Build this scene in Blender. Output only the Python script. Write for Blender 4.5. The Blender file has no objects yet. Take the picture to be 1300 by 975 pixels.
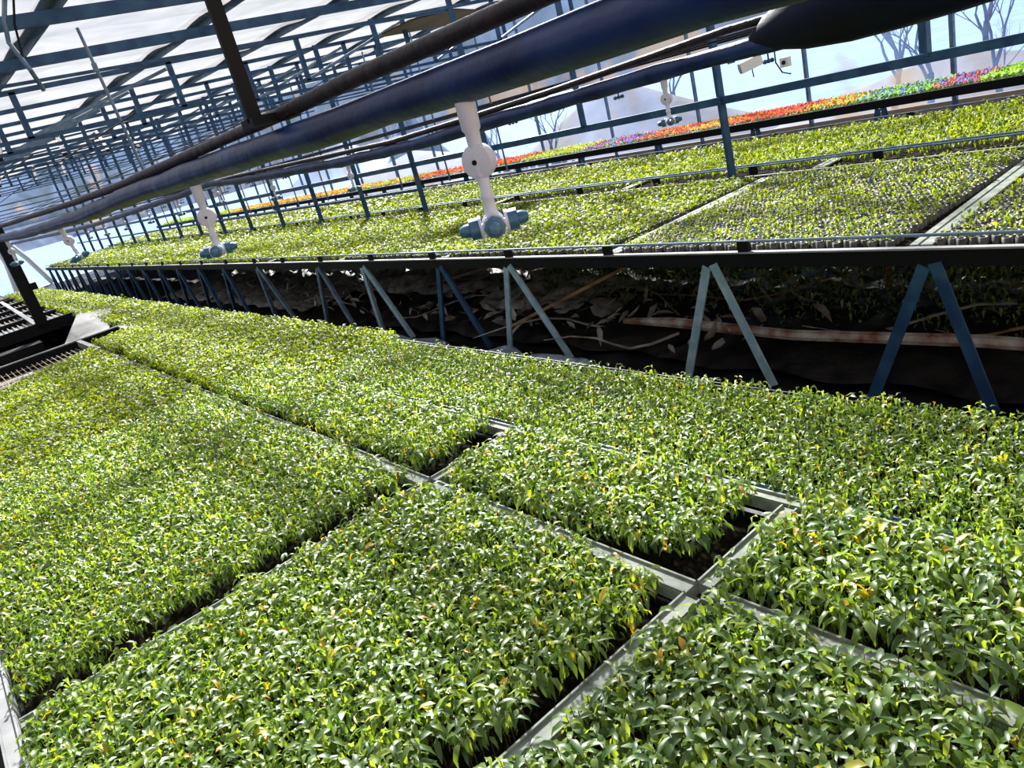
import bpy, math, random
import numpy as np
from mathutils import Vector, Matrix
rng = np.random.default_rng(7)
random.seed(7)
SC = bpy.context.scene
COL = SC.collection
# ---------------------------------------------------------------- camera
H = 1.65
F_PX = 953.99
YAW, PITCH, ROLL = [math.radians(a) for a in (35.078, 19.793, -15.299)]
def cam_axes():
    sy, cy = math.sin(YAW), math.cos(YAW)
    f = np.array([sy*math.cos(PITCH), cy*math.cos(PITCH), -math.sin(PITCH)])
    r = np.array([cy, -sy, 0]); u = np.cross(r, f)
    return math.cos(ROLL)*r+math.sin(ROLL)*u, -math.sin(ROLL)*r+math.cos(ROLL)*u, f
CR, CU, CF = cam_axes()
cam = bpy.data.objects.new('camera', bpy.data.cameras.new('camera'))
COL.objects.link(cam)
cam.data.sensor_width = 36; cam.data.lens = F_PX*36/1300
cam.data.clip_start = 0.02; cam.data.clip_end = 400
m = Matrix.Identity(4)
for i in range(3):
    m[i][0] = CR[i]; m[i][1] = CU[i]; m[i][2] = -CF[i]
m[0][3], m[1][3], m[2][3] = 0, 0, H
cam.matrix_world = m
SC.camera = cam
# ---------------------------------------------------------------- light
SUN_AZ, SUN_EL = math.radians(35), math.radians(38)     # azimuth from +Y towards +X
w = bpy.data.worlds.new('sky'); SC.world = w; w.use_nodes = True
nt = w.node_tree; bg = nt.nodes['Background']
sky = nt.nodes.new('ShaderNodeTexSky'); sky.sky_type = 'NISHITA'
sky.sun_disc = False; sky.sun_elevation = SUN_EL; sky.sun_rotation = SUN_AZ
sky.air_density = 1.3; sky.dust_density = .15; sky.ozone_density = 2.0
nt.links.new(sky.outputs[0], bg.inputs[0]); bg.inputs[1].default_value = 0.034
sd = bpy.data.lights.new('sun', 'SUN'); sd.energy = 26.0; sd.angle = math.radians(4.5); sd.color = (1, .96, .86)
sun = bpy.data.objects.new('sun', sd); COL.objects.link(sun)
sv = Vector((math.sin(SUN_AZ)*math.cos(SUN_EL), math.cos(SUN_AZ)*math.cos(SUN_EL), math.sin(SUN_EL)))
sun.rotation_euler = sv.to_track_quat('Z', 'Y').to_euler()
SC.view_settings.view_transform = 'Standard'; SC.view_settings.look = 'None'
SC.view_settings.gamma = 1.0; SC.view_settings.use_curve_mapping = False
SC.view_settings.exposure = -0.1
SC.cycles.max_bounces = 8; SC.cycles.transparent_max_bounces = 24
SC.cycles.diffuse_bounces = 3
# ---------------------------------------------------------------- materials
def mat(name, col, rough=.6, metal=0, var=None, scale=20, bump=0, spec=.5, stretch=None):
    M = bpy.data.materials.new(name); M.use_nodes = True
    n = M.node_tree; b = n.nodes['Principled BSDF']
    b.inputs['Base Color'].default_value = (*col, 1); b.inputs['Roughness'].default_value = rough
    b.inputs['Metallic'].default_value = metal; b.inputs['Specular IOR Level'].default_value = spec
    if var or bump:
        tc = n.nodes.new('ShaderNodeTexCoord'); mp = n.nodes.new('ShaderNodeMapping')
        n.links.new(tc.outputs['Object'], mp.inputs[0])
        if stretch: mp.inputs['Scale'].default_value = stretch
        no = n.nodes.new('ShaderNodeTexNoise'); no.inputs['Scale'].default_value = scale; no.inputs['Detail'].default_value = 5
        n.links.new(mp.outputs[0], no.inputs[0])
        if var:
            cr = n.nodes.new('ShaderNodeValToRGB'); cr.color_ramp.elements[0].position = .38; cr.color_ramp.elements[1].position = .66
            cr.color_ramp.elements[0].color = (*col, 1); cr.color_ramp.elements[1].color = (*var, 1)
            n.links.new(no.outputs[0], cr.inputs[0]); n.links.new(cr.outputs[0], b.inputs['Base Color'])
        if bump:
            bu = n.nodes.new('ShaderNodeBump'); bu.inputs['Strength'].default_value = bump; bu.inputs['Distance'].default_value = .02
            n.links.new(no.outputs[0], bu.inputs['Height']); n.links.new(bu.outputs[0], b.inputs['Normal'])
    return M
def leafmat(name, stops, trans=.45, rough=.42, tboost=2.0, tint=(1.2, 1.1, .22), spec=.75):
    M = bpy.data.materials.new(name); M.use_nodes = True
    n = M.node_tree; b = n.nodes['Principled BSDF']; out = n.nodes['Material Output']
    at = n.nodes.new('ShaderNodeAttribute'); at.attribute_name = 'rnd'
    cr = n.nodes.new('ShaderNodeValToRGB')
    while len(cr.color_ramp.elements) < len(stops): cr.color_ramp.elements.new(.5)
    for e, (p, c) in zip(cr.color_ramp.elements, stops): e.position = p; e.color = (*c, 1)
    n.links.new(at.outputs['Fac'], cr.inputs[0]); n.links.new(cr.outputs[0], b.inputs['Base Color'])
    b.inputs['Roughness'].default_value = rough; b.inputs['Specular IOR Level'].default_value = spec
    tr = n.nodes.new('ShaderNodeBsdfTranslucent')
    mx = n.nodes.new('ShaderNodeMix'); mx.data_type = 'RGBA'; mx.blend_type = 'MULTIPLY'; mx.inputs[0].default_value = 1
    n.links.new(cr.outputs[0], mx.inputs[6]); mx.inputs[7].default_value = (tboost*tint[0], tboost*tint[1], tboost*tint[2], 1)
    n.links.new(mx.outputs[2], tr.inputs[0])
    ms = n.nodes.new('ShaderNodeMixShader'); ms.inputs[0].default_value = trans
    n.links.new(b.outputs[0], ms.inputs[1]); n.links.new(tr.outputs[0], ms.inputs[2]); n.links.new(ms.outputs[0], out.inputs[0])
    return M
def filmmat(name, tcol, scol, ftrans, noise=.3, scale=3, stain=None):
    M = bpy.data.materials.new(name); M.use_nodes = True
    n = M.node_tree; n.nodes.remove(n.nodes['Principled BSDF']); out = n.nodes['Material Output']
    t = n.nodes.new('ShaderNodeBsdfTransparent'); t.inputs[0].default_value = (*tcol, 1)
    s = n.nodes.new('ShaderNodeBsdfTranslucent'); s.inputs[0].default_value = (*scol, 1)
    tc = n.nodes.new('ShaderNodeTexCoord'); no = n.nodes.new('ShaderNodeTexNoise')
    no.inputs['Scale'].default_value = scale; no.inputs['Detail'].default_value = 6; no.inputs['Distortion'].default_value = .8
    n.links.new(tc.outputs['Object'], no.inputs[0])
    mr = n.nodes.new('ShaderNodeMapRange'); mr.inputs[1].default_value = .3; mr.inputs[2].default_value = .7
    mr.inputs[3].default_value = 1-ftrans-noise/2; mr.inputs[4].default_value = 1-ftrans+noise/2
    n.links.new(no.outputs[0], mr.inputs[0])
    ms = n.nodes.new('ShaderNodeMixShader'); n.links.new(mr.outputs[0], ms.inputs[0])
    n.links.new(t.outputs[0], ms.inputs[1]); n.links.new(s.outputs[0], ms.inputs[2])
    last = ms
    if stain:
        n2 = n.nodes.new('ShaderNodeTexNoise'); n2.inputs['Scale'].default_value = .9; n2.inputs['Detail'].default_value = 3
        n.links.new(tc.outputs['Object'], n2.inputs[0])
        r2 = n.nodes.new('ShaderNodeMapRange'); r2.inputs[1].default_value = .60; r2.inputs[2].default_value = .66; r2.inputs[4].default_value = .6
        n.links.new(n2.outputs[0], r2.inputs[0])
        s2 = n.nodes.new('ShaderNodeBsdfTranslucent'); s2.inputs[0].default_value = (*stain, 1)
        m2 = n.nodes.new('ShaderNodeMixShader'); n.links.new(r2.outputs[0], m2.inputs[0])
        n.links.new(ms.outputs[0], m2.inputs[1]); n.links.new(s2.outputs[0], m2.inputs[2]); last = m2
    n.links.new(last.outputs[0], out.inputs[0])
    return M
M = {}
M['steel'] = mat('blue_painted_steel', (.012, .045, .12), .45, .2, var=(.03, .10, .18), scale=9)
M['steel_grey'] = mat('grey_blue_steel', (.10, .16, .24), .45, .4, var=(.20, .26, .33), scale=12)
M['leg'] = mat('pale_blue_leg_paint', (.20, .34, .40), .4, .1, var=(.34, .47, .52), scale=14, bump=.2)
M['galv'] = mat('galvanised_strip', (.27, .30, .27), .7, .0, spec=.3, var=(.15, .17, .14), scale=18, bump=.2)
M['white_rail'] = mat('white_painted_rail', (.27, .28, .29), .65, 0, var=(.20, .21, .22), scale=10)
M['black'] = mat('black_metal', (.003, .0035, .005), .55, spec=.2)
M['wire'] = mat('mesh_wire', (.20, .19, .16), .5, .6, var=(.33, .24, .13), scale=25)
M['soil'] = mat('dark_potting_soil', (.004, .0035, .003), 1, var=(.014, .010, .007), scale=60, bump=.6, spec=.05)
M['tray'] = mat('black_plug_tray', (.008, .008, .009), .8, spec=.15)
M['pot'] = mat('plug_rim_plastic', (.02, .02, .019), .5, var=(.10, .095, .085), scale=30)
M['pipe'] = mat('blue_pipe_film', (.0015, .007, .055), .4, 0, var=(.012, .035, .12), scale=7, bump=.5, spec=.3, stretch=(1, 1, 1))
M['rust'] = mat('dark_rusty_rod', (.006, .0025, .005), .55, .2, var=(.022, .010, .014), scale=25, bump=.3)
M['white_plastic'] = mat('white_sprinkler_plastic', (.56, .59, .70), .4)
M['blue_plastic'] = mat('blue_nozzle_plastic', (.025, .10, .20), .3, var=(.05, .16, .27), scale=30)
M['shade'] = mat('black_shade_cloth', (.002, .003, .009), .6, spec=.2, var=(.004, .007, .035), scale=6, bump=.8, stretch=(1, .3, 1))
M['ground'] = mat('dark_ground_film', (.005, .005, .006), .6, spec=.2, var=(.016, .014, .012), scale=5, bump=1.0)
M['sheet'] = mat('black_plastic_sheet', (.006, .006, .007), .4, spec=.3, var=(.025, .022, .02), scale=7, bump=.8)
M['pale_sheet'] = mat('pale_crumpled_film', (.32, .30, .27), .4, var=(.12, .10, .08), scale=9, bump=.8)
M['blue_sheet'] = mat('blue_crumpled_film', (.10, .14, .22), .35, var=(.30, .34, .38), scale=12, bump=.8)
M['wood'] = mat('weathered_wood', (.30, .19, .08), .7, var=(.13, .075, .035), scale=30, stretch=(1, .1, 1), bump=.3)
M['board'] = mat('pale_grey_board', (.13, .13, .135), .8, var=(.09, .09, .09), scale=20, stretch=(6, .4, 1), bump=.1)
M['rustpipe'] = mat('rusty_white_pipe', (.40, .38, .33), .6, var=(.16, .06, .025), scale=10, bump=.4)
M['bark'] = mat('grey_bark', (.04, .045, .055), .9, var=(.07, .07, .08), scale=12)
M['tarp'] = mat('tan_tarpaulin', (.26, .16, .08), .8, var=(.36, .23, .13), scale=2, bump=.4)
M['tan'] = mat('tan_wall_panel', (.40, .30, .22), .7, var=(.38, .30, .23), scale=3)
M['earth'] = mat('film_scatter_pale_ground', (.26, .34, .50), .9, var=(.38, .45, .58), scale=.8)  # blue light scattered by the wall film is painted into the outdoor ground colour
M['devwhite'] = mat('white_casing', (.75, .76, .78), .4)
M['glass'] = mat('dark_lens_glass', (.01, .01, .012), .1)
M['frame_white'] = mat('white_end_frame', (.85, .85, .85), .5)
M['orange'] = mat('orange_cap', (.7, .10, .02), .5)
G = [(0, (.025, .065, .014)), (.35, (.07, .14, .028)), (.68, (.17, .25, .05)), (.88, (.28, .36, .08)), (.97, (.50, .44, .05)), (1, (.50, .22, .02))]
M['leaf'] = leafmat('pepper_leaf', G)
M['leaf_far'] = leafmat('young_leaf', [(0, (.03, .07, .005)), (.4, (.10, .16, .008)), (.8, (.20, .25, .012)), (1, (.32, .30, .02))], .5, .5, 1.9, (1.2, 1.1, .14), .55)
M['weed'] = leafmat('weed_leaf', [(0, (.05, .10, .03)), (1, (.22, .32, .10))], .35)
M['stem'] = mat('brown_green_stem', (.10, .07, .03), .6)
M['roof'] = filmmat('roof_film', (.92, .94, 1), (.66, .66, .74), .76, .10, 2.5)
M['wallfilm'] = filmmat('wall_film', (.34, .42, .56), (.32, .48, .95), .90, .12, 1.2, stain=(.16, .12, .085))
# ---------------------------------------------------------------- helpers
class MB:
    def __init__(s): s.v = []; s.f = []; s.n = 0
    def add(s, v, f):
        s.v.extend([tuple(map(float, p)) for p in v]); s.f.extend([tuple(i+s.n for i in q) for q in f]); s.n += len(v); return s
    def box(s, lo, hi):
        x0, y0, z0 = lo; x1, y1, z1 = hi
        return s.add([(x0,y0,z0),(x1,y0,z0),(x1,y1,z0),(x0,y1,z0),(x0,y0,z1),(x1,y0,z1),(x1,y1,z1),(x0,y1,z1)],
                     [(0,3,2,1),(4,5,6,7),(0,1,5,4),(1,2,6,5),(2,3,7,6),(3,0,4,7)])
    def bar(s, a, b, w, h, up=(0, 0, 1)):
        a = np.array(a, float); b = np.array(b, float); d = b-a; d /= np.linalg.norm(d)
        up = np.array(up, float)
        if abs(d@up) > .97: up = np.array([0, 1., 0])
        r = np.cross(d, up); r /= np.linalg.norm(r); u = np.cross(r, d)
        vs = []
        for p in (a, b):
            for i, j in ((-1,-1),(1,-1),(1,1),(-1,1)): vs.append(p+r*i*w/2+u*j*h/2)
        return s.add(vs, [(0,1,2,3),(7,6,5,4),(0,4,5,1),(1,5,6,2),(2,6,7,3),(3,7,4,0)])
    def lbar(s, a, b, w, t, up=(0, 0, 1)):          # angle iron: two thin flanges
        a = np.array(a, float); b = np.array(b, float); d = b-a; d /= np.linalg.norm(d)
        up = np.array(up, float)
        if abs(d@up) > .97: up = np.array([0, 1., 0])
        r = np.cross(d, up); r /= np.linalg.norm(r); u = np.cross(r, d)
        s.bar(a, b, t, w, u); return s.bar(a+r*w/2-u*w/2, b+r*w/2-u*w/2, w, t, u)
    def tube(s, pts, rad, n=8, caps=True):
        pts = [np.array(p, float) for p in pts]; k = len(pts)
        if not hasattr(rad, '__len__'): rad = [rad]*k
        vs = []; ref = None
        for i, p in enumerate(pts):
            d = pts[min(i+1, k-1)]-pts[max(i-1, 0)]; d /= np.linalg.norm(d)
            if ref is None:
                ref = np.array([0, 0, 1.]) if abs(d[2]) < .9 else np.array([0, 1., 0])
            r = np.cross(d, ref); r /= np.linalg.norm(r); u = np.cross(r, d); ref = u
            for j in range(n):
                a = 2*math.pi*j/n; vs.append(p+rad[i]*(math.cos(a)*r+math.sin(a)*u))
        fs = [(i*n+j, i*n+(j+1) % n, (i+1)*n+(j+1) % n, (i+1)*n+j) for i in range(k-1) for j in range(n)]
        if caps: fs += [tuple(range(n))[::-1], tuple((k-1)*n+j for j in range(n))]
        return s.add(vs, fs)
    def lathe(s, c, ax, prof, n=12):                # prof: (distance along axis, radius)
        c = np.array(c, float); ax = np.array(ax, float); ax /= np.linalg.norm(ax)
        return s.tube([c+ax*t for t, _ in prof], [max(r, .0004) for _, r in prof], n)
    def obj(s, name, m_, parent=None, smooth=False, base=None):
        me = bpy.data.meshes.new(name)
        off = np.array(parent['_o'] if parent is not None and '_o' in parent else (0, 0, 0), float)
        if base is not None: off = np.array(base, float)
        me.from_pydata([tuple(np.array(p)-off) for p in s.v], [], s.f); me.materials.append(m_)
        if smooth:
            me.polygons.foreach_set('use_smooth', [True]*len(me.polygons))
            try: me.set_sharp_from_angle(angle=math.radians(50))
            except Exception: pass
        o = bpy.data.objects.new(name, me); COL.objects.link(o)
        if parent is not None:
            o.parent = parent
            if '_o' in parent: o['_o'] = list(map(float, off))
            if base is not None and '_o' in parent: o.location = off-np.array(parent['_o']); 
        elif base is not None: o.location = off
        return o
def empty(name, loc, label=None, cat=None, group=None, kind=None):
    o = bpy.data.objects.new(name, None); COL.objects.link(o); o.location = loc; o['_o'] = [float(c) for c in loc]
    o.empty_display_size = .1
    return tag(o, label, cat, group, kind)
def tag(o, label=None, cat=None, group=None, kind=None):
    for k, v in (('label', label), ('category', cat), ('group', group), ('kind', kind)):
        if v: o[k] = v
    return o
def copy_tree(o, loc=None, parent=None):
    c = o.copy(); COL.objects.link(c); c.parent = parent
    if loc is not None: c.location = loc
    for ch in [x for x in o.children]: copy_tree(ch, None, c)
    return c
def npmesh(name, V, Fc, mat_, rnd=None, fsize=3):
    me = bpy.data.meshes.new(name)
    V = np.asarray(V, np.float32); Fc = np.asarray(Fc, np.int32)
    me.vertices.add(len(V)); me.vertices.foreach_set('co', V.ravel())
    nf = len(Fc); me.loops.add(nf*fsize); me.loops.foreach_set('vertex_index', Fc.ravel())
    me.polygons.add(nf); me.polygons.foreach_set('loop_start', np.arange(0, nf*fsize, fsize, dtype=np.int32))
    try: me.polygons.foreach_set('loop_total', np.full(nf, fsize, np.int32))
    except Exception: pass
    me.update(calc_edges=True)
    if rnd is not None:
        a = me.attributes.new('rnd', 'FLOAT', 'POINT'); a.data.foreach_set('value', np.asarray(rnd, np.float32))
    me.materials.append(mat_)
    o = bpy.data.objects.new(name, me); COL.objects.link(o); return o
def project(P):
    d = P-np.array([0, 0, H]); wz = d@CF
    return 650+F_PX*(d@CR)/wz, 487.5-F_PX*(d@CU)/wz, wz

# ================================================================ large structure
YE, YB, XW, XL = 30.0, -2.5, 9.0, -5.0
def rz(y, x=0): return 2.72+.028*max(y-4, -3)+.018*(x-2)    # underside of the roof film
# ground: crumpled dark film, a height grid
gx = np.linspace(XL, XW, 71); gy = np.linspace(YB, YE, 161)
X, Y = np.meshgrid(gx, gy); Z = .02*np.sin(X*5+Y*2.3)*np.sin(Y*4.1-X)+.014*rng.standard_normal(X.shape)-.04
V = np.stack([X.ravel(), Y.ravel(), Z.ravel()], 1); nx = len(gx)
idx = np.arange(len(gy)-1)[:, None]*nx+np.arange(nx-1)[None]
idx = idx.ravel(); Fq = np.stack([idx, idx+1, idx+nx+1, idx+nx], 1)
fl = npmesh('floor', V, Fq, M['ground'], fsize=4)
tag(fl, 'dark ground covered with black film under the benches', 'floor', kind='structure')
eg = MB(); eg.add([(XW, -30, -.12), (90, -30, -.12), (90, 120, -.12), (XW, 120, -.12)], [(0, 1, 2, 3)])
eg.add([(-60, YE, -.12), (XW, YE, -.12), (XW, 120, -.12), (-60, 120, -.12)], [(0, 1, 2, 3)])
tag(eg.obj('ground', M['earth']), 'pale ground outside, painted with the blue scatter of the plastic wall', 'ground', kind='structure')
# roof film
def sheet(name, fn, nu, nv, m_, thick=0):
    u = np.linspace(0, 1, nu); v = np.linspace(0, 1, nv)
    P = np.array([fn(a, b) for b in v for a in u])
    ix = (np.arange(nv-1)[:, None]*nu+np.arange(nu-1)[None]).ravel()
    return npmesh(name, P, np.stack([ix, ix+1, ix+nu+1, ix+nu], 1), m_, fsize=4)
cl = sheet('ceiling', lambda a, b: (XL+(XW-XL)*a, YB+(YE-YB)*b, rz(YB+(YE-YB)*b, XL+(XW-XL)*a)+.06+.025*math.sin(b*(YE-YB)*2*math.pi/1.43)), 15, 190, M['roof'])
tag(cl, 'translucent white plastic film roof over the steel frame', 'roof', kind='structure')
for n, x0, x1, y0, y1, lab in (('wall_right', XW, XW, YB, YE, 'bluish translucent plastic film side wall behind the flower bench'),
                               ('wall_far', XL, XW, YE, YE, 'pale blue plastic film end wall at the far left'),
                               ('wall_left', XL, XL, YB, YE, 'plastic film side wall left of the benches')):
    def fn(a, b, x0=x0, x1=x1, y0=y0, y1=y1):
        x = x0+(x1-x0)*a; y = y0+(y1-y0)*a; z0 = .50 if n == 'wall_right' else 0
        return (x+.02*math.sin(y*4)*(x0 == x1), y, z0+(rz(y, x)+.05-z0)*b)
    tag(sheet(n, fn, 120, 4, M['wallfilm']), lab, 'wall', kind='structure')
kw = MB().box((XW-.02, YB, -.1), (XW+.03, YE, .52))
tag(kw.obj('baseboard_right', M['tan']), 'tan panel strip along the foot of the right wall', 'wall base', kind='structure')
bw = MB().box((XL, YB-.05, -.1), (XW, YB, 2.6))
tag(bw.obj('wall_back', M['tan']), 'tan wall behind the viewer', 'wall', kind='structure')
# wall posts and rails
for i in range(20):
    y = 1.9+1.62*i
    if y > YE-.3: break
    c = MB().lbar((XW-.05, y, 0), (XW-.05, y, rz(y, XW)), .055, .012)
    tag(c.obj('steel_column', M['steel_grey']), 'slim grey steel post against the film side wall', 'post', 'slim posts of the side wall', 'structure')
for i, (z, th, mm) in enumerate(((.76, .035, 'rust'), (1.75, .03, 'rust'), (2.3, .04, 'steel_grey'))):
    t = MB().tube([(XW-.1, YB, z), (XW-.1, YE, z)], th/2, 6)
    tag(t.obj('trim_%d' % (i+1), M[mm]), ['thin dark rail just above the flowers along the side wall', 'thin rail halfway up the side wall', 'grey rail near the top of the side wall'][i], 'rail', kind='structure')
# row of steel columns between bench one and bench two
XP = 4.96
for k in range(-2, 19):
    y = 3.53+1.43*k
    if y > YE-.5: break
    z0 = .66 if k not in (-2, -1, 1, 2) else 1.30
    c = MB().lbar((XP, y, z0), (XP, y, rz(y, XP)), .062, .014).box((XP-.05, y-.05, z0), (XP+.05, y+.05, z0+.012))
    if z0 > 1: c.box((XP-.04, y-.045, 1.28), (XP+.04, y+.045, 1.31))
    lab = 'blue steel post rising from the joint between two benches' if z0 < 1 else 'short blue steel post ending on the horizontal rail'
    if k == 0: lab = 'blue steel post crossing the rail, standing alone before the flower bench'
    if k == 3: lab = 'blue steel post at the near end of the white bar grid'
    tag(c.obj('steel_column', M['steel']), lab, 'post', 'blue posts between the benches', 'structure')
for i, (z, th, y0, y1) in enumerate(((1.29, .055, YB, YE), (1.0, .035, 7.82, YE))):
    t = MB().bar((XP-.03, y0, z), (XP-.03, y1, z), .03, th)
    tag(t.obj('trim_%d' % (i+4), M['steel']), ['long blue steel rail through the row of posts', 'lower thin blue rail between the far posts'][i], 'rail', kind='structure')
# roof trusses: one per column line
for k in range(-2, 19):
    y = 3.53+1.43*k
    if y > YE-.2: break
    if k > 7 and k % 2: continue
    t = empty('roof_beam', (0, y, rz(y)-.2), 'blue steel roof truss spanning across the house', 'roof truss', 'steel roof trusses', 'structure')
    zt = lambda x: rz(y, x)-.03
    MB().bar((XL, y, zt(XL)), (XW, y, zt(XW)), .03, (.04 if k < 7 else .03) if k > 2 else .07).obj('upper_chord', M['steel'], t)
    if k >= 3:
        zl = lambda x: zt(x)-.36
        MB().bar((XL, y, zl(0)), (XW, y, zl(0)), .03, .035 if k < 7 else .025).obj('lower_chord', M['steel'], t)
        for j, x in enumerate(np.arange(-4.1, 9, 1.35)):
            MB().bar((x, y, zl(0)), (x, y, zt(x)), .05, .03).obj('hanger', M['steel'], t)
            if x+1.35 < XW and j % 2 == 0: MB().bar((x+.03, y+.02, zl(0)+.02), (x+1.32, y+.02, zt(x)-.03), .02, .03).obj('brace', M['steel_grey'], t)
    elif k == 2:
        MB().bar((XL, y, zt(0)-.10), (XP, y, zt(0)-.10), .03, .02).obj('tie_bar', M['steel'], t)
# purlins running lengthwise
for i, x in enumerate((-2.75, -1.4, -.05, 1.25, 2.62, 3.95, 5.3, 6.6, 7.9)):
    p = MB().bar((x, YB, rz(YB, x)+.03), (x, YE, rz(YE, x)+.03), .085, .035)
    p.bar((x+.03, YB, rz(YB, x)+.0), (x+.03, YE, rz(YE, x)+.0), .012, .07)
    tag(p.obj('roof_beam', M['steel_grey']), 'grey lengthwise purlin under the plastic roof film', 'roof beam', 'lengthwise purlins', 'structure')
# slanting brown braces deeper in the roof
for i in range(11):
    y = 9.3+1.43*i*1.2; x = 1.2+.9*(i % 4)
    if y > YE-2: break
    b = MB().bar((x, y, rz(y)-.42), (x+.25, y+1.3, rz(y)-.02), .05, .035)
    tag(b.obj('roof_beam', M['rust']), 'brown slanting brace between two roof trusses', 'roof beam', 'brown slanting roof braces', 'structure')
# thin long wires under the roof
for i in range(16):
    x = -1+.6*i; z = 2.05+.12*math.sin(i*2.1)
    wv = MB().tube([(x, 5+j*4.9, z+.02*(j % 2)+.03*j*(i % 2)) for j in range(6)], .005, 4)
    tag(wv.obj('trim_%d' % (i+6), M['black']), 'thin lengthwise support wire under the roof', 'wire', 'support wires', 'structure')
for i in range(14):
    y = 8.5+1.5*i
    wv = MB().tube([(-4.9, y, 2.0), (2, y, 1.96), (8.9, y, 2.02)], .006, 4)
    tag(wv.obj('trim_%d' % (i+30), M['steel_grey']), 'thin crosswise support wire under the roof', 'wire', 'crosswise wires', 'structure')
# thin vertical grid rods between the far posts
for i in range(13):
    y = 8.5+1.43*i
    tag(MB().tube([(XP+1.9, y, .8), (XP+1.9, y, rz(y, 6))], .014, 5).obj('steel_column', M['steel_grey']), 'thin rod standing on the back bench line', 'post', 'thin rods over the back bench', 'structure')
# end frame on the far wall
ef = MB()
for s in (-1, 1):
    ef.tube([(3.15+s*.55, YE-.1, 0), (3.0+s*.3, YE-.1, 1.0), (2.7+s*.12, YE-.1, 1.9), (2.6+s*.4, YE-.1, 2.9)], .09, 6)
tag(ef.obj('door_1', M['frame_white']), 'white curved frame standing before the far blue wall', 'door frame', kind='structure')
cz = MB(); cp = [(5.0, 7.95, 2.70), (5.2, 7.45, 2.745), (5.75, 7.33, 2.76), (6.4, 7.7, 2.76), (6.2, 8.0, 2.70)]
cz.add(cp, [(0, 1, 2, 3, 4)]); cz.add([(a, b, c+.012) for a, b, c in cp], [(4, 3, 2, 1, 0)])
tag(cz.obj('cloth', M['tarp']), 'tan cloth lying loose on the roof beams', 'cloth')

# ================================================================ seedlings
def leaf_template(lod):
    # x along leaf, y across, unit length; droop comes later
    if lod == 0:
        v = np.array([(0,0,0),(.30,.145,.035),(.30,0,-.015),(.30,-.145,.035),(.66,.115,.03),(.66,0,-.015),(.66,-.115,.03),(1,0,0)])
        f = [(0,2,1),(0,3,2),(1,2,5),(1,5,4),(2,3,6),(2,6,5),(4,5,7),(5,6,7)]
    elif lod == 1:
        v = np.array([(0,0,0),(.42,.16,.04),(.42,0,-.02),(.42,-.16,.04),(1,0,0)])
        f = [(0,2,1),(0,3,2),(1,2,4),(2,3,4)]
    else:
        v = np.array([(0,0,0),(.5,.22,.03),(1,0,0),(.5,-.22,.03)])
        f = [(0,3,1),(1,3,2)]
    return v, np.array(f)
def make_leaves(P, az, pitch, L, droop, lod, roll=None):
    v, f = leaf_template(lod); n = len(P); k = len(v)
    x = v[None, :, 0]*L[:, None]; y = v[None, :, 1]*L[:, None]; z = v[None, :, 2]*L[:, None]
    ang = pitch[:, None]-droop[:, None]*v[None, :, 0]
    if roll is None: roll = rng.normal(0, .35, n)
    cr, sr = np.cos(roll)[:, None], np.sin(roll)[:, None]
    y, z = y*cr-z*sr, y*sr+z*cr
    hx = x*np.cos(ang)-z*np.sin(ang); hz = x*np.sin(ang)+z*np.cos(ang)
    ca, sa = np.cos(az)[:, None], np.sin(az)[:, None]
    Vx = P[:, 0:1]+hx*ca-y*sa; Vy = P[:, 1:2]+hx*sa+y*ca; Vz = P[:, 2:3]+hz
    V = np.stack([Vx, Vy, Vz], 2).reshape(-1, 3)
    Fc = (f[None]+(np.arange(n)*k)[:, None, None]).reshape(-1, 3)
    return V, Fc, k
def plant_leaves(C, ztop, nl, L, lod, spread=1.0, low=.035):
    """C: plant positions (n,2)"""
    n = len(C)
    hz = ztop+rng.normal(0, .009, n)
    idx = np.repeat(np.arange(n), nl); j = np.tile(np.arange(nl), n)
    az0 = rng.uniform(0, 2*np.pi, n)
    az = az0[idx]+j*2.4+rng.normal(0, .3, n*nl)
    tier = j/max(nl-1, 1)
    P = np.stack([C[idx, 0]+.004*np.cos(az), C[idx, 1]+.004*np.sin(az), hz[idx]-low*tier+rng.normal(0, .004, n*nl)], 1)
    pitch = rng.normal(.45, .32, n*nl)-.35*tier; droop = rng.uniform(.5, 2.0, n*nl)
    Ls = L*(.62+.55*np.sin(np.pi*(.15+.75*tier)))*rng.uniform(.7, 1.15, n*nl)*np.repeat(rng.uniform(.8, 1.15, n), nl)
    V, Fc, k = make_leaves(P, az, pitch, Ls*spread, droop, lod)
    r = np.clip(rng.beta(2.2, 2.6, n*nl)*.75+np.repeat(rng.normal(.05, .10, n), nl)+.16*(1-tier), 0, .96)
    r = np.where(rng.random(n*nl) < .012, .99, r)
    return V, Fc, np.repeat(r, k)
def grid(x0, x1, y0, y1, sp, jit=.35):
    xs = np.arange(x0+sp/2, x1, sp); ys = np.arange(y0+sp/2, y1, sp*.88)
    X, Y = np.meshgrid(xs, ys); X = X+(np.arange(len(ys)) % 2)[:, None]*sp/2
    C = np.stack([X.ravel(), Y.ravel()], 1)+rng.uniform(-jit, jit, (X.size, 2))*sp
    return C
def inframe(C, z, mg=80):
    P = np.column_stack([C, np.full(len(C), z)]); x, y, wz = project(P)
    return (wz > .15) & (x > -mg) & (x < 1300+mg) & (y > -mg) & (y < 975+mg)

ZT = .435       # canopy top on the near benches
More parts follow.
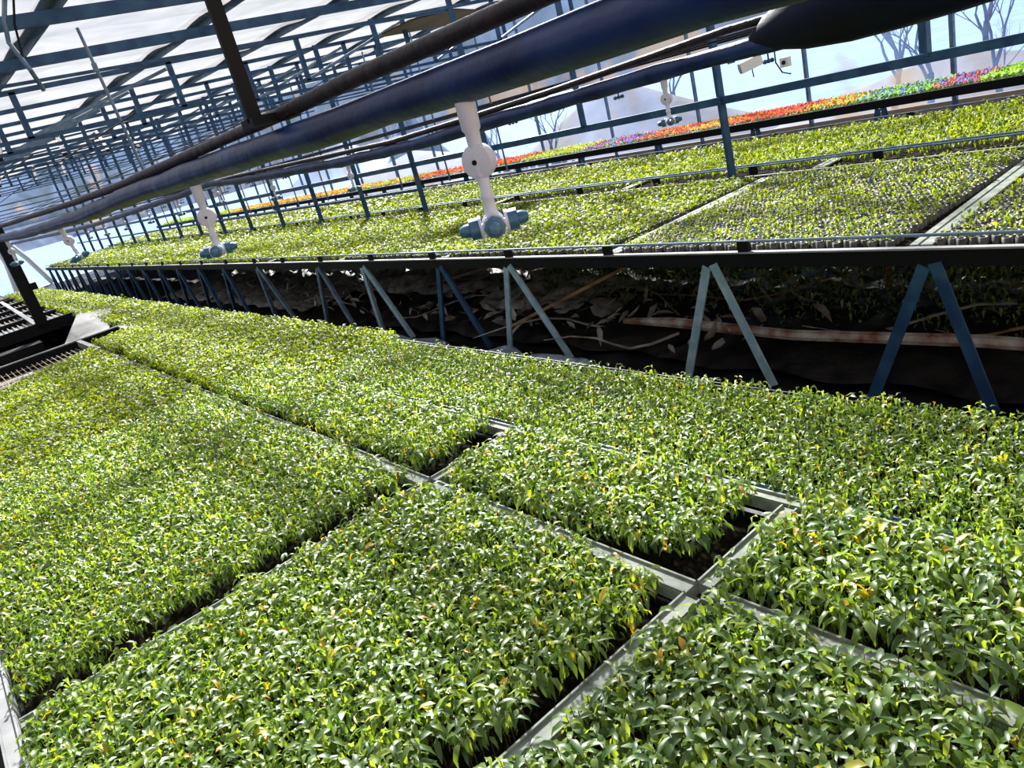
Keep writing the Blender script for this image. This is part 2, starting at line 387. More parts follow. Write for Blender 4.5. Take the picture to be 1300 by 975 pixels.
# ---- near bench frame
bench = empty('growing_bench', (.7, 5, 0), 'low wide near bench packed with green seedlings, divided by pale metal strips', 'bench', 'near benches of the left side')
XA0, XA1, XA2 = -.30, 1.20, 1.66
YA = [-.15, 1.14, 2.44, 9.9]
def strip(nm, a, b, w=.058, h=.035, z=.356, m_='galv', par=bench):
    q = MB().bar((a[0], a[1], z), (b[0], b[1], z), w, h)
    # folded lip: a raised bead along one side gives the strip its profile
    a = np.array([a[0], a[1], z+h/2+.004]); b = np.array([b[0], b[1], z+h/2+.004]); d = (b-a)/np.linalg.norm(b-a); r = np.array([d[1], -d[0], 0])
    q.bar(a+r*w*.42, b+r*w*.42, .006, .010); q.bar(a-r*w*.42, b-r*w*.42, .006, .010)
    return q.obj(nm, M[m_], par)
strip('side_rail', (XA0, YA[0]), (XA0, 9.9), .05, .05, m_='white_rail')
strip('side_rail', (XA2+.01, YA[0]), (XA2+.01, 9.95), .045)
for y0, y1 in ((YA[0], YA[1]), (YA[1], YA[2]), (YA[2], 9.9)):
    strip('lengthwise_divider', (XA1, y0+.028), (XA1, y1-.028), .058, m_='galv')
for y in YA[:3]:
    strip('cross_divider', (XA0+.03, y), (XA1-.03, y), .062); strip('cross_divider', (XA1+.03, y), (XA2-.02, y), .055)
eb = MB().bar((XA0-.03, 9.93, .33), (XA2+.04, 9.93, .33), .03, .15); eb.obj('end_rail', M['black'], bench)
MB().bar((XA0-.03, 9.965, .408), (XA2+.04, 9.965, .408), .03, .008).obj('end_lip', M['white_rail'], bench)
for x in (XA1, XA2+.01, .45):
    MB().bar((x, 8.75, .40), (x, 9.9, .40), .05, .02).obj('lengthwise_divider', M['white_rail'], bench) if x > .5 else None
wm = MB()
for x in np.arange(XA0+.03, XA2, .052): wm.bar((x, 7.9, .335), (x, 9.9, .335), .008, .008)
for y in np.arange(7.95, 9.9, .30): wm.bar((XA0, y, .328), (XA2, y, .328), .008, .008)
tag(wm.obj('wire_mesh', M['wire'], bench), 'bare wire mesh bench top at the far end', kind='stuff')
for x in (XA0+.05, XA2-.05):
    for y in (.3, 2.4, 4.6, 6.8, 9.6):
        MB().lbar((x, y, -.03), (x, y, .34), .04, .008).obj('leg', M['steel'], bench)
# trays, one per bay
def tray(x0, x1, y0, y1, label, z=.30):
    q = MB(); q.box((x0, y0, z-.035), (x1, y1, z-.025))
    for a, b in (((x0, y0), (x1, y0)), ((x1, y0), (x1, y1)), ((x1, y1), (x0, y1)), ((x0, y1), (x0, y0))): q.bar((*a, z-.006), (*b, z-.006), .008, .045)
    t = q.obj('seedling_tray', M['tray'], None, base=(x0, y0, z-.035)); tag(t, label, 'tray')
    me = t
    s = sheet('potting_soil', lambda a, b: (.006+(x1-x0-.012)*a, .006+(y1-y0-.012)*b, .03+.004*math.sin(a*97+b*13)*math.sin(b*83)), 24, 24, M['soil'])
    s.parent = me; s['kind'] = 'stuff'
    return t
bays = []
def bay(x0, x1, y0, y1, what, sp, L, nl, lod, mL=.0, mB=.0, mR=.0, mT=.0, zt=ZT, hole=None, m_='leaf', traylab=None, ztray=.30):
    if traylab: tray(x0, x1, y0, y1, traylab, ztray)
    C = grid(x0+mL-.02, x1-mR+.02, y0+mB-.01, y1-mT+.025, sp)
    nx_ = .5+.5*np.sin(C[:, 0]*23+1.7*np.sin(C[:, 0]*9+y0)+y1); ny_ = .5+.5*np.sin(C[:, 1]*19+1.9*np.sin(C[:, 1]*7+x0)+x1)
    C = C[(C[:, 1] < y1-mT+.025-.05*nx_) & (C[:, 0] < x1-mR+.02-.04*ny_) & (C[:, 0] > x0+mL-.02+.025*ny_) & (C[:, 1] > y0+mB-.01+.03*nx_)]
    C = C[inframe(C, zt)]
    if hole is not None: C = C[~hole(C[:, 0], C[:, 1])]
    return dict(C=C, what=what, sp=sp, L=L, nl=nl, lod=lod, zt=zt, m=m_, name='seedlings')
B = []
B.append(bay(XA0+.03, XA1-.03, YA[1]+.03, YA[2]-.03, 'dense green seedlings in the square bay between the two slanting cross strips', .033, .045, 8, 0, mL=.01, mB=.035, mR=.0, mT=.0,
             hole=lambda x, y: ((x > .30) & (x < .48) & (y < 1.27+.05*np.sin(x*30))), traylab='black tray under the square bay of seedlings'))
B.append(bay(XA1+.03, XA2-.02, YA[1]+.03, YA[2]-.03, 'green seedlings in the narrow bay with a dark gap at its near corner', .033, .045, 8, 0, mL=.015, mB=.07, mR=-.02, mT=.0,
             hole=lambda x, y: (x < 1.32-.03*np.sin(y*14)) & (y < 1.75) & (y > 1.1) & (x+.2*(y-1.2) < 1.31), traylab='black tray under the narrow bay of seedlings'))
B.append(bay(XA0+.03, XA1-.03, YA[0]+.03, YA[1]-.03, 'large-leaved seedlings at the near edge below the slanting strips', .036, .049, 8, 0, mR=.0, mT=.008, traylab='black tray under the large-leaved seedlings at the near edge'))
B.append(bay(XA1+.03, XA2-.02, YA[0]+.03, YA[1]-.03, 'large-leaved seedlings right of the long pale strip', .036, .049, 8, 0, mL=.015, mR=-.03, mT=.0, traylab='black tray right of the long pale strip'))
B.append(bay(XA0+.03, XA1-.03, YA[2]+.03, 5.2, 'green seedlings just beyond the second cross strip', .034, .042, 8, 1, mL=.02, mB=.07, mR=.0, traylab='black tray just beyond the second cross strip'))
B.append(bay(XA1+.03, XA2-.02, YA[2]+.03, 5.2, 'green seedlings in the narrow strip beyond the second cross strip', .034, .042, 8, 1, mL=.02, mB=.09, mR=-.02, traylab='black tray in the narrow strip beyond the second cross strip'))
B.append(bay(XA0+.03, XA1-.03, 5.2, 9.0, 'yellow-green seedlings towards the bare mesh end of the near bench', .036, .044, 9, 2, m_='leaf_far', mR=.0, hole=lambda x, y: y > 7.95+.95*(x+.3)/1.5, traylab=None))
B.append(bay(XA1+.03, XA2+.02, 5.2, 9.35, 'yellow-green seedlings beside the mesh end along the bench side', .036, .044, 9, 2, m_='leaf_far', mL=.03, hole=lambda x, y: (np.abs(y-8.15) < .18) & (x < 1.35), traylab=None))
# ---- bench B: the long narrow strip beside it
benchb = empty('growing_bench', (2.0, 11, 0), 'long narrow bench of fine green seedlings running to the end wall', 'bench', 'near benches of the left side')
XB0, XB1 = 1.72, 2.33
strip('side_rail', (XB0, -.2), (XB0, 23.3), .03, .04, z=.34, par=benchb, m_='steel_grey'); strip('side_rail', (XB1+.02, -.2), (XB1+.02, 23.3), .03, .05, z=.33, par=benchb, m_='black')
MB().box((XB0, -.2, .27), (XB1, 23.3, .285)).obj('bench_top', M['soil'], benchb)
for y in np.arange(.4, 23, 2.2):
    for x in (XB0+.04, XB1-.02): MB().lbar((x, y, -.04), (x, y, .28), .035, .008).obj('leg', M['steel'], benchb)
def xedge(y): return 2.36-.08*np.clip((y-.5)/2.5, 0, 1)+.0*y
B.append(bay(XB0, XB1+.06, -.2, 4.5, 'fine short seedlings on the narrow strip by the dark gap under the raised bench', .030, .034, 9, 1, zt=.41, hole=lambda x, y: x > xedge(y)+.012*np.sin(y*23)))
B.append(bay(XB0-.06, XB1+.06, 4.5, 10, 'seedlings in the middle of the long narrow strip', .036, .042, 9, 2, m_='leaf_far', zt=.41))
B.append(bay(XB0, XB1+.06, 10, 23.2, 'bright seedlings in the far tapering end of the narrow strip', .05, .06, 8, 2, m_='leaf_far', zt=.42))
# choose the 300 nearest plants: individual objects with leaf parts
allC = [(b_i, i, c) for b_i, b in enumerate(B[:4]) for i, c in enumerate(b['C'])]
P = np.array([(c[0], c[1], ZT) for _, _, c in allC]); x_, y_, w_ = project(P)
ok = (x_ > 8) & (x_ < 1292) & (y_ > 8) & (y_ < 967)
order = np.argsort(np.where(ok, w_, 99))[:300]
NEAR = {}
for o_ in order: NEAR.setdefault(allC[o_][0], set()).add(allC[o_][1])
near_pts = [(allC[o_][2], allC[o_][0]) for o_ in order]
for i, s_ in NEAR.items():
    keep = np.array([j not in s_ for j in range(len(B[i]['C']))]); B[i]['C'] = B[i]['C'][keep]
for b in B:
    V, Fc, r = plant_leaves(b['C'], b['zt'], b['nl'], b['L'], b['lod'], low=.045)
    # stems
    o = npmesh('seedlings', V, Fc, M[b['m']], r); tag(o, b['what'], 'seedlings', kind='stuff')
# seedling prototypes (6), each stem + leaves as parts; leaf meshes shared
lm = []
for i in range(10):
    V, Fc, k = make_leaves(np.zeros((1, 3)), np.zeros(1), np.array([.35]), np.array([1.0]), np.array([.5+.11*i]), 0, np.array([-.35+.08*i]))
    lo = npmesh('leaf', V, Fc, M['leaf'], np.full(len(V), .12+.075*i)); lm.append(lo.data); bpy.data.objects.remove(lo)
stem_me = MB().tube([(0, 0, 0), (.002, .001, .05), (0, 0, .115)], [.0016, .0014, .001], 5)
st = stem_me.obj('stem', M['stem']); stm = st.data; bpy.data.objects.remove(st)
SL = [('leafy green seedling in the square bay, close to the near cross strip', 'seedling', 'seedlings of the square bay'),
      ('leafy green seedling in the narrow bay beside the dark gap', 'seedling', 'seedlings of the narrow bay'),
      ('large-leaved green seedling below the cross strip at the bottom edge', 'seedling', 'seedlings at the bottom edge'),
      ('large-leaved green seedling beyond the long pale strip at the lower right', 'seedling', 'seedlings beyond the long strip')]
for n_, (c, bi) in enumerate(near_pts):
    e = bpy.data.objects.new('seedling', None); COL.objects.link(e); e.location = (c[0], c[1], .31); e.empty_display_size = .03
    tag(e, *SL[bi])
    so = bpy.data.objects.new('stem', stm); COL.objects.link(so); so.parent = e
    top = ZT-.31+random.gauss(0, .008); so.scale = (1, 1, top/.115)
    a0 = random.uniform(0, 6.28); ps = random.uniform(.85, 1.15)
    for j in range(8):
        lo = bpy.data.objects.new('leaf', random.choice(lm)); COL.objects.link(lo); lo.parent = e
        tier = j/7; s = .050*ps*(.6+.55*math.sin(math.pi*(.15+.75*tier)))*random.uniform(.75, 1.15)
        lo.location = (0, 0, top-.045*tier-.001*j); lo.rotation_euler = (0, random.gauss(.0, .2)+.25*tier, a0+j*2.4+random.gauss(0, .3)); lo.scale = (s, s, s)

# ================================================================ raised bench one, on A-frame legs
def raised_bench(x0, x1, y0, y1, label, legs, crossbars, brackets, rodx, zt=.70, legm='leg'):
    b = empty('raised_bench', ((x0+x1)/2, (y0+y1)/2, 0), label, 'bench', 'raised benches')
    MB().box((x0+.03, y0, zt-.05), (x1-.03, y1, zt-.035)).obj('bench_top', M['black'], b)
    q = MB().bar((x0, y0, zt-.035), (x0, y1, zt-.035), .012, .07); q.obj('side_rail', M['black'], b)
    MB().bar((x0+.0, y0, zt+.004), (x0+.0, y1, zt+.004), .03, .008).obj('rail_lip', M['white_rail'], b)
    MB().bar((x1, y0, zt-.03), (x1, y1, zt-.03), .03, .06).obj('side_rail', M['black'], b)
    MB().bar((x0, y1, zt-.03), (x1, y1, zt-.03), .03, .06).obj('end_rail', M['black'], b)
    for (a0, f1, f2, mm) in legs:
        for f in (f1, f2):
            MB().lbar((x0+.01, a0+(.02 if f > a0 else -.02), zt-.06), (x0+.03, f, -.02), .048, .010, (1, 0, 0)).obj('leg', M[mm], b)
        for f in (f1, f2):
            MB().lbar((x1-.05, a0+(.02 if f > a0 else -.02), zt-.06), (x1-.05, f, -.02), .04, .010, (1, 0, 0)).obj('leg', M['steel'], b)
    for y in crossbars:
        MB().bar((x0+.02, y, zt+.008), (x1-.02, y+.08, zt+.008), .045, .012).bar((x0+.02, y+.05, zt+.008), (x1-.02, y+.13, zt+.008), .03, .012).obj('cross_divider', M['galv'], b)
    for xx, ys in brackets:
        for y in ys: MB().box((xx-.012, y-.03, zt-.0), (xx+.012, y+.03, zt+.062)).obj('bracket', M['black'], b)
    for xx in rodx:
        MB().tube([(xx, y0+.1, zt+.058), (xx, (y0+y1)/2, zt+.06), (xx, y1-.1, zt+.058)], .007, 6).obj('edge_rod', M['steel_grey'], b)
    return b
legs1 = [(1.36, 1.66, 1.15, 'steel'), (2.43, 2.72, 2.17, 'leg'), (4.1, 4.36, 3.70, 'leg'), (4.95, 5.25, 4.6, 'steel'), (6.2, 6.3, 5.73, 'leg'), (7.15, 7.45, 6.8, 'steel_grey'), (8.8, 8.81, 8.24, 'steel_grey')]
legs1 = [(a, f if abs(f-a) > .1 else a+.06, g, mm) for a, f, g, mm in legs1]
y = 10.0
while y < 25: legs1.append((y, y+.28, y-.28, 'steel')); y += 1.05
legs1 += [(.1, .4, -.2, 'steel')]
br1 = [1.13+1.0*i-.0 for i in range(24)]
br1 = [2.2, 3.12, 4.05, 5.0, 5.99, 7.02, 7.97, 8.81]+[9.8+1.0*i for i in range(15)]
b1 = raised_bench(3.10, 4.90, -1.0, 25.2, 'raised metal bench on pale blue A-frame legs with sparse young plants', legs1, [1.36, 3.08, 4.85, 6.6, 8.4], [(3.10, br1)], [3.10])
b2 = raised_bench(5.02, 6.85, -1.0, 27, 'second raised bench of young plants, behind the first one', [(y, y+.25, y-.25, 'steel') for y in np.arange(.5, 27, 2.2)], [2.86, 4.7, 6.6], [(5.12, list(np.arange(.6, 26, .95))), (6.75, list(np.arange(.5, 26, 1.25)))], [5.12, 5.2, 6.75])
# plug pots
def pots(x0, x1, y0, y1, sp, z, label, rim=.42):
    C = grid(x0, x1, y0, y1, sp, .06); C = C[inframe(C, z, 20)]
    n = 6; a = np.arange(n)*2*np.pi/n
    ring = np.stack([np.cos(a), np.sin(a)], 1)
    R = sp*rim; vs = np.concatenate([np.column_stack([ring*R, np.full(n, -.03)]), np.column_stack([ring*R, np.full(n, .012)]), np.column_stack([ring*R*.74, np.full(n, .012)]), np.column_stack([ring*R*.66, np.full(n, -.004)])])
    fs = [(k*n+j, k*n+(j+1) % n, (k+1)*n+(j+1) % n, (k+1)*n+j) for k in range(3) for j in range(n)]
    jit = rng.normal(0, .003, len(C))
    V = (vs[None]+np.column_stack([C, z+jit])[:, None, :]).reshape(-1, 3)
    Fc = (np.array(fs)[None]+(np.arange(len(C))*len(vs))[:, None, None]).reshape(-1, 4)
    o = npmesh('pots', V, Fc, M['pot'], fsize=4); tag(o, label, 'pots', kind='stuff'); return C
segs = [(3.14, 4.86, -.6, 1.36, .045, 'near'), (3.14, 4.86, 1.50, 3.08, .045, 'a'), (3.14, 4.86, 3.22, 6.6, .05, 'b')]
labs = ['small dark pots on the raised bench right of the double cross strip', 'small dark pots on the raised bench between its first two cross strips', 'small dark pots further along the raised bench']
for (x0, x1, y0, y1, sp, nm), lb in zip(segs, labs):
    pots(x0, x1, y0, y1, sp, .712, lb)
def young(x0, x1, y0, y1, sp, L, nl, z, label, keep=1.0, m_='leaf_far', pitchup=False):
    C = grid(x0, x1, y0, y1, sp, .3); C = C[inframe(C, z, 30)]
    C = C[rng.random(len(C)) < keep]
    V, Fc, r = plant_leaves(C, z, nl, L, 2 if y0 > 1.6 else 1, low=.02)
    o = npmesh('seedlings', V, Fc, M[m_], r); tag(o, label, 'seedlings', kind='stuff')
young(3.16, 4.86, -.6, 1.36, .045, .036, 5, .745, 'sparse young plants right of the double cross strip', .85)
young(3.16, 4.86, 1.50, 3.08, .045, .038, 5, .745, 'sparse young plants between the first two cross strips of the raised bench', .88)
young(3.16, 4.86, 3.22, 6.6, .047, .042, 6, .748, 'young plants in the middle of the raised bench', .97)
young(3.16, 4.86, 6.65, 12, .055, .045, 6, .752, 'yellow-green plants beyond the middle of the raised bench')
young(3.16, 4.86, 12, 25, .085, .075, 6, .757, 'bright yellow-green plants at the far end of the raised bench')
young(5.2, 6.72, -.3, 4.7, .05, .042, 6, .748, 'young plants on the near part of the second raised bench', .92)
young(5.2, 6.72, 4.7, 10, .06, .046, 6, .75, 'yellow-green plants in the middle of the second raised bench')
young(5.2, 6.72, 10, 27, .10, .085, 6, .755, 'bright plants at the far end of the second raised bench')
for x0, x1, y0, y1, lb in ((3.13, 4.87, -.9, 25.1, 'dark growing tray surface of the first raised bench'), (5.15, 6.74, -.9, 26.9, 'dark growing tray surface of the second raised bench')):
    o = sheet('seedling_tray', lambda a, b: (x0+(x1-x0)*a, y0+(y1-y0)*b, .692+.002*math.sin(a*90)), 12, 60, M['soil']); tag(o, lb, 'tray')
# blue plant labels stuck among the pots
for i in range(26):
    x = random.uniform(3.3, 4.8) if i % 2 else random.uniform(5.3, 6.6); y = random.uniform(1.2, 3.6)
    q = MB().add([(-.006, 0, 0), (.006, 0, 0), (.008, .004, .045), (0, .006, .055), (-.008, .004, .045), (-.006, .002, 0), (.006, .002, 0), (.008, .006, .045), (0, .008, .055), (-.008, .006, .045)],
                 [(0, 1, 2, 3, 4), (9, 8, 7, 6, 5), (0, 5, 6, 1), (1, 6, 7, 2), (2, 7, 8, 3), (3, 8, 9, 4), (4, 9, 5, 0)])
    if i == 0: M['bluetag'] = mat('blue_tag_plastic', (.05, .15, .6), .4); tg = q.obj('plant_tag', M['bluetag']); tgm = tg.data
    else: tg = bpy.data.objects.new('plant_tag', tgm); COL.objects.link(tg)
    tg.location = (x, y, .705); tg.rotation_euler = (random.uniform(-.2, .2), 0, random.uniform(0, 3))
    tag(tg, 'tiny blue tag stuck among the young plants of a raised bench', 'tag', 'blue plant tags')

# ================================================================ flower bench by the side wall
XF0, XF1 = 7.45, 8.15
fb = empty('flower_bench', ((XF0+XF1)/2, 12, 0), 'dark narrow bench of bright flowers along the film wall', 'bench')
MB().box((XF0+.02, -.5, .78), (XF1, 30-.6, .795)).obj('bench_top', M['black'], fb)
MB().bar((XF0, -.5, .785), (XF0, 29.4, .785), .03, .075).obj('side_rail', M['black'], fb)
MB().bar((XF1, -.5, .785), (XF1, 29.4, .785), .03, .075).obj('side_rail', M['black'], fb)
for y in np.arange(.9, 29, 1.35):
    for s in (-.17, .17):
        MB().lbar((XF0+.02, y+s*.15, .75), (XF0+.02, y+s, -.02), .05, .01, (1, 0, 0)).obj('leg', M['steel'], fb)
    MB().box((XF0-.02, y+.45, .0), (XF0+.25, y+.8, .12)).obj('foot_block', M['black'], fb)
def fl_mat(n, cols):
    return leafmat('flower_'+n, [(i/(len(cols)-1), c) for i, c in enumerate(cols)], .55, .6, 1.9, (1, 1, 1))
RED, ORG, YEL, LIM, PUR, BLU = (.60, .06, .05), (.70, .19, .03), (.68, .48, .06), (.35, .52, .05), (.30, .14, .42), (.14, .18, .45)
LM_ = (.28, .50, .05)
flist = [(-.4, 2.75, 'lime', [LIM, LM_, (.5, .7, .05)], 'lime green potted plants at the near end of the flower bench'),
         (2.75, 3.15, 'mixed', [RED, BLU, ORG, PUR], 'mixed red and blue flowers beside the lime green plants'),
         (3.15, 3.9, 'bluelime', [LIM, BLU, LM_, LIM], 'lime and blue flowers between the mixed and the orange ones'),
         (3.9, 4.45, 'yellow', [YEL, ORG, LIM], 'yellow and orange flowers on the flower bench'),
         (4.45, 5.4, 'red', [RED, ORG, RED], 'scarlet flowers at the middle of the flower bench'),
         (5.4, 5.9, 'yelred', [YEL, ORG, YEL], 'golden flowers beyond the scarlet ones'),
         (5.9, 6.7, 'orange', [ORG, RED, YEL], 'orange flowers behind the alone standing blue post'),
         (6.7, 7.7, 'purple', [PUR, RED, BLU, LIM], 'purple flowers under the hanging sprinkler'),
         (7.7, 9.0, 'gold', [YEL, LIM, YEL], 'yellow flowers left of the purple ones'),
         (9.0, 12.0, 'flame', [ORG, RED, ORG], 'flame orange flowers right of the nearest sprinkler'),
         (12.0, 14.5, 'lemon', [LIM, YEL, ORG, LIM], 'yellow-green flowers behind the nearest sprinkler'),
         (14.5, 22, 'amber', [ORG, YEL, ORG], 'amber flowers behind the grid of far posts'),
         (22, 29.3, 'greenfar', [LM_, LIM, YEL], 'green plants at the far end of the flower bench')]
for y0, y1, nm, cols, lb in flist:
    sp = .06 if y0 < 9 else .09
    C = grid(XF0+.04, XF1-.03, y0, y1, sp, .3); n = len(C); mf = fl_mat(nm, cols)
    # each plant: leafy whorl and a crown of petals on top
    k = 6; idx = np.repeat(np.arange(n), k); az = rng.uniform(0, 2*np.pi, n*k)
    Pp = np.stack([C[idx, 0], C[idx, 1], .82+rng.uniform(0, .03, n*k)], 1)
    V, Fc, kk = make_leaves(Pp, az, rng.uniform(.5, 1.4, n*k), np.full(n*k, sp*.6), rng.uniform(0, .6, n*k), 2)
    r = np.repeat(np.repeat(rng.random(n), k), kk)
    tag(npmesh('flowers', V, Fc, mf, r), lb, 'flowers', kind='stuff')
    az = rng.uniform(0, 2*np.pi, n*4); idx = np.repeat(np.arange(n), 4)
    Pp = np.stack([C[idx, 0], C[idx, 1], np.full(n*4, .80)], 1)
    V, Fc, kk = make_leaves(Pp, az, rng.uniform(.2, .8, n*4), np.full(n*4, sp*.7), rng.uniform(0, .6, n*4), 2)
    o = npmesh('foliage', V, Fc, M['leaf_far'], np.full(len(V), .4)); tag(o, 'green foliage below the '+lb.split(' ', 1)[0]+' flowers of the bench section '+{'lime': 'nearest the right edge', 'mixed': 'beside the lime plants', 'bluelime': 'left of the mixed colours', 'yellow': 'at the tan wall strip', 'red': 'at its middle', 'yelred': 'beyond the scarlet', 'orange': 'behind the lone post', 'purple': 'under the sprinkler', 'gold': 'by the black heap', 'flame': 'left of the mound', 'lemon': 'behind the nearest sprinkler', 'amber': 'behind the far posts', 'greenfar': 'at the far end'}[nm], 'foliage', kind='stuff')

# ================================================================ pipes, rods and sprinklers
def pipe_obj(name, x, pts, r, m_, label, cat='pipe', n=12, wob=0):
    pts = sorted(pts); P_ = []
    for i in range(len(pts)-1):
        (y0, z0), (y1, z1) = pts[i], pts[i+1]; k = max(2, int((y1-y0)/.12))
        for j in range(k): P_.append((x+random.uniform(-wob, wob), y0+(y1-y0)*j/k, z0+(z1-z0)*j/k+random.uniform(-wob, wob)))
    P_.append((x, *pts[-1])); rr = [r*(1+random.uniform(-1, 1)*(.09 if wob else 0)) for _ in P_]
    return tag(MB().tube(P_, rr, n).obj(name, M[m_], None, smooth=True), label, cat)
pipe_obj('water_pipe', .53, [(-1, 1.688), (.5, 1.688), (1.1, 1.682), (1.7, 1.684), (2.3, 1.680), (3, 1.665), (4.5, 1.665), (5.6, 1.68), (9, 1.68), (29, 1.7)], .0235, 'pipe', 'thick blue film-wrapped water pipe nearest overhead with large sprinklers', wob=.0015)
pipe_obj('support_rod', .53, [(-1, 1.735), (.5, 1.733), (.9, 1.73), (1.25, 1.722), (2.3, 1.712), (3, 1.715), (5.3, 1.74), (29, 1.75)], .0105, 'rust', 'dark rusty support rod above the nearest thick pipe', 'rod', wob=.0004)
pipe_obj('water_pipe', 2.1, [(-.5, 1.63), (1.3, 1.628), (2.0, 1.615), (2.76, 1.598), (3.2, 1.585), (4.05, 1.588), (5.7, 1.635), (6.3, 1.67), (7.2, 1.64), (8.4, 1.62), (11, 1.57), (14, 1.57), (29, 1.6)], .027, 'pipe', 'dark blue pipe of the second sprinkler line, behind the nearest pipe', wob=.002)
pipe_obj('support_rod', 2.1, [(-.5, 1.70), (1.24, 1.69), (1.44, 1.69), (2.23, 1.655), (2.75, 1.64), (3.46, 1.625), (5.7, 1.67), (8, 1.69), (29, 1.72)], .012, 'rust', 'dark rod above the second sprinkler line', 'rod')
for i, x in enumerate((3.75, 5.4, 7.1)):
    pipe_obj('water_pipe', x, [(-.5, 1.63), (5, 1.61), (12, 1.62), (29, 1.63)], .012, 'steel', ['thin pipe of the third sprinkler line', 'thin pipe of the fourth sprinkler line', 'thin pipe of the fifth sprinkler line, nearest the film wall'][i], n=8)
    for s in (0,):
        pipe_obj('support_rod', x, [(-.5, 1.68), (29, 1.69)], .006, 'black', ['rod over the third sprinkler line', 'rod over the fourth sprinkler line', 'rod over the fifth sprinkler line'][i], 'rod', n=6)
def big_sprinkler(x, y, z, label, first=False, sway=(0, 0)):
    e = empty('sprinkler', (x, y, z), label, 'sprinkler', 'hanging sprinklers')
    sx, sy = sway
    f = lambda t: (x+sx*t, y+sy*t, z-t)
    MB().lathe(f(.0), (sx, sy, -1), [(-.004, .0125), (.03, .0115), (.034, .009), (.055, .0085)], 14).obj('drop_tube', M['white_plastic'], e, True)
    q = MB(); c = f(.068)
    q.lathe((c[0]+.004, c[1]+.006, c[2]), (-.55, -.83, 0), [(-.008, .010), (-.006, .017), (0, .0205), (.008, .0215), (.014, .0205), (.016, .012), (.017, .0)], 18)
    q.lathe(f(.05), (sx, sy, -1), [(0, .0085), (.018, .011), (.036, .0085)], 12); v = q.obj('anti_drip_valve', M['white_plastic'], e, True)
    MB().lathe((c[0]+.004-.55*.016, c[1]+.006-.83*.016, c[2]), (-.55, -.83, 0), [(0, .0035), (.003, .003)], 10).obj('valve_pin', M['black'], v)
    MB().lathe(f(.084), (sx, sy, -1), [(0, .0075), (.022, .007), (.024, .0085), (.029, .0085), (.031, .007), (.05, .0085), (.056, .010)], 12).obj('stem_tube', M['white_plastic'], e, True)
    cc = np.array(f(.145))
    b = MB().lathe(cc+np.array([0, 0, .012]), (0, 0, -1), [(0, .006), (.004, .011), (.018, .011), (.022, .006)], 12)
    for d in ((1, 0, 0), (-1, 0, 0), (0, 1, 0), (0, -1, 0)): b.lathe(cc, d, [(.005, .005), (.017, .0045)], 8)
    b.obj('body', M['white_plastic'], e, True)
    for d in ((1, 0, 0), (-1, 0, 0), (0, 1, 0), (0, -1, 0)):
        d = np.array(d, float); nz = MB().lathe(cc+d*.016, d, [(0, .0125), (.003, .0135), (.014, .0135), (.015, .009), (.021, .0085), (.027, .006), (.028, .001)], 8)
        o = nz.obj('nozzle', M['blue_plastic'], e, True)
        MB().lathe(cc+d*.0145, d, [(0, .006), (.0005, .0148), (.0035, .0148), (.004, .012)], 14).obj('collar', M['white_plastic'], o, True)
    return e
s1 = big_sprinkler(.53, .70, 1.664, 'large white and blue sprinkler hanging nearest, over the middle of the picture', sway=(-.02, -.02)); s1.rotation_euler = (0, 0, -.64); s1.scale = (.93, .93, .93)
for y, lb in ((1.68, 'white sprinkler on the nearest pipe, second from the large one'), (3.45, 'white swaying sprinkler on the nearest pipe, third from the large one'), (5.3, 'white sprinkler at the left edge beside the dark square post')):
    c = copy_tree(s1, (.53, y, 1.655)); c['label'] = lb
    c.rotation_euler = (0, -.22 if y == 3.45 else 0, -.55)
    for ch in c.children:
        if ch.name.startswith('anti'): ch.rotation_euler = (0, 0, .6)
lab2 = ['sprinkler of the second line hanging before the tan mound', 'sprinkler of the second line just behind the large nearest one', 'sprinkler of the second line left of the first post of the far grid', 'small sprinkler of the second line, fourth along it', 'small sprinkler of the second line, fifth along it', 'small sprinkler of the second line, sixth along it', 'small sprinkler of the second line, seventh along it', 'tiny sprinkler of the second line, eighth along it', 'tiny sprinkler of the second line, ninth along it', 'tiny sprinkler of the second line, tenth along it']
for i, y in enumerate((1.70, 2.78, 3.98, 5.1, 6.2, 7.3, 8.4, 9.5, 10.6, 11.7)):
    z = np.interp(y, [1.3, 2, 2.76, 3.2, 4.05, 5.7, 6.3, 7.2, 8.4, 11], [1.628, 1.615, 1.598, 1.585, 1.588, 1.635, 1.67, 1.64, 1.62, 1.57])-.02
    c = copy_tree(s1, (2.1, y, z)); c['label'] = lab2[i]; c.rotation_euler = (0, 0, -.5-.3*random.random())
def mini():
    e = empty('mist_nozzle', (3.75, 3.0, 1.6), None, 'sprinkler', 'small mist nozzles on the thin pipes')
    MB().tube([(3.75, 3.0, 1.605), (3.75, 3.0, 1.53)], .004, 6).obj('drop_tube', M['black'], e)
    q = MB().tube([(3.715, 3.0, 1.525), (3.785, 3.0, 1.525)], .004, 6)
    q.obj('body', M['black'], e)
    for s in (-1, 0, 1): MB().lathe((3.75+s*.033, 3.0, 1.532), (0, 0, -1), [(0, .006), (.008, .012), (.018, .011), (.022, .005)], 8).obj('nozzle', M['steel'], e)
    return e
mn = mini()
for li, x in enumerate((3.75, 5.4, 7.1)):
    for j in range(16 if li < 2 else 12):
        y = 2.35+1.05*j+.3*li
        c = mn if (li == 0 and j == 0) else copy_tree(mn)
        c.location = (x, y, 1.6); c['label'] = 'small dark three-headed mist nozzle under the %s thin pipe' % ('third', 'fourth', 'fifth')[li]
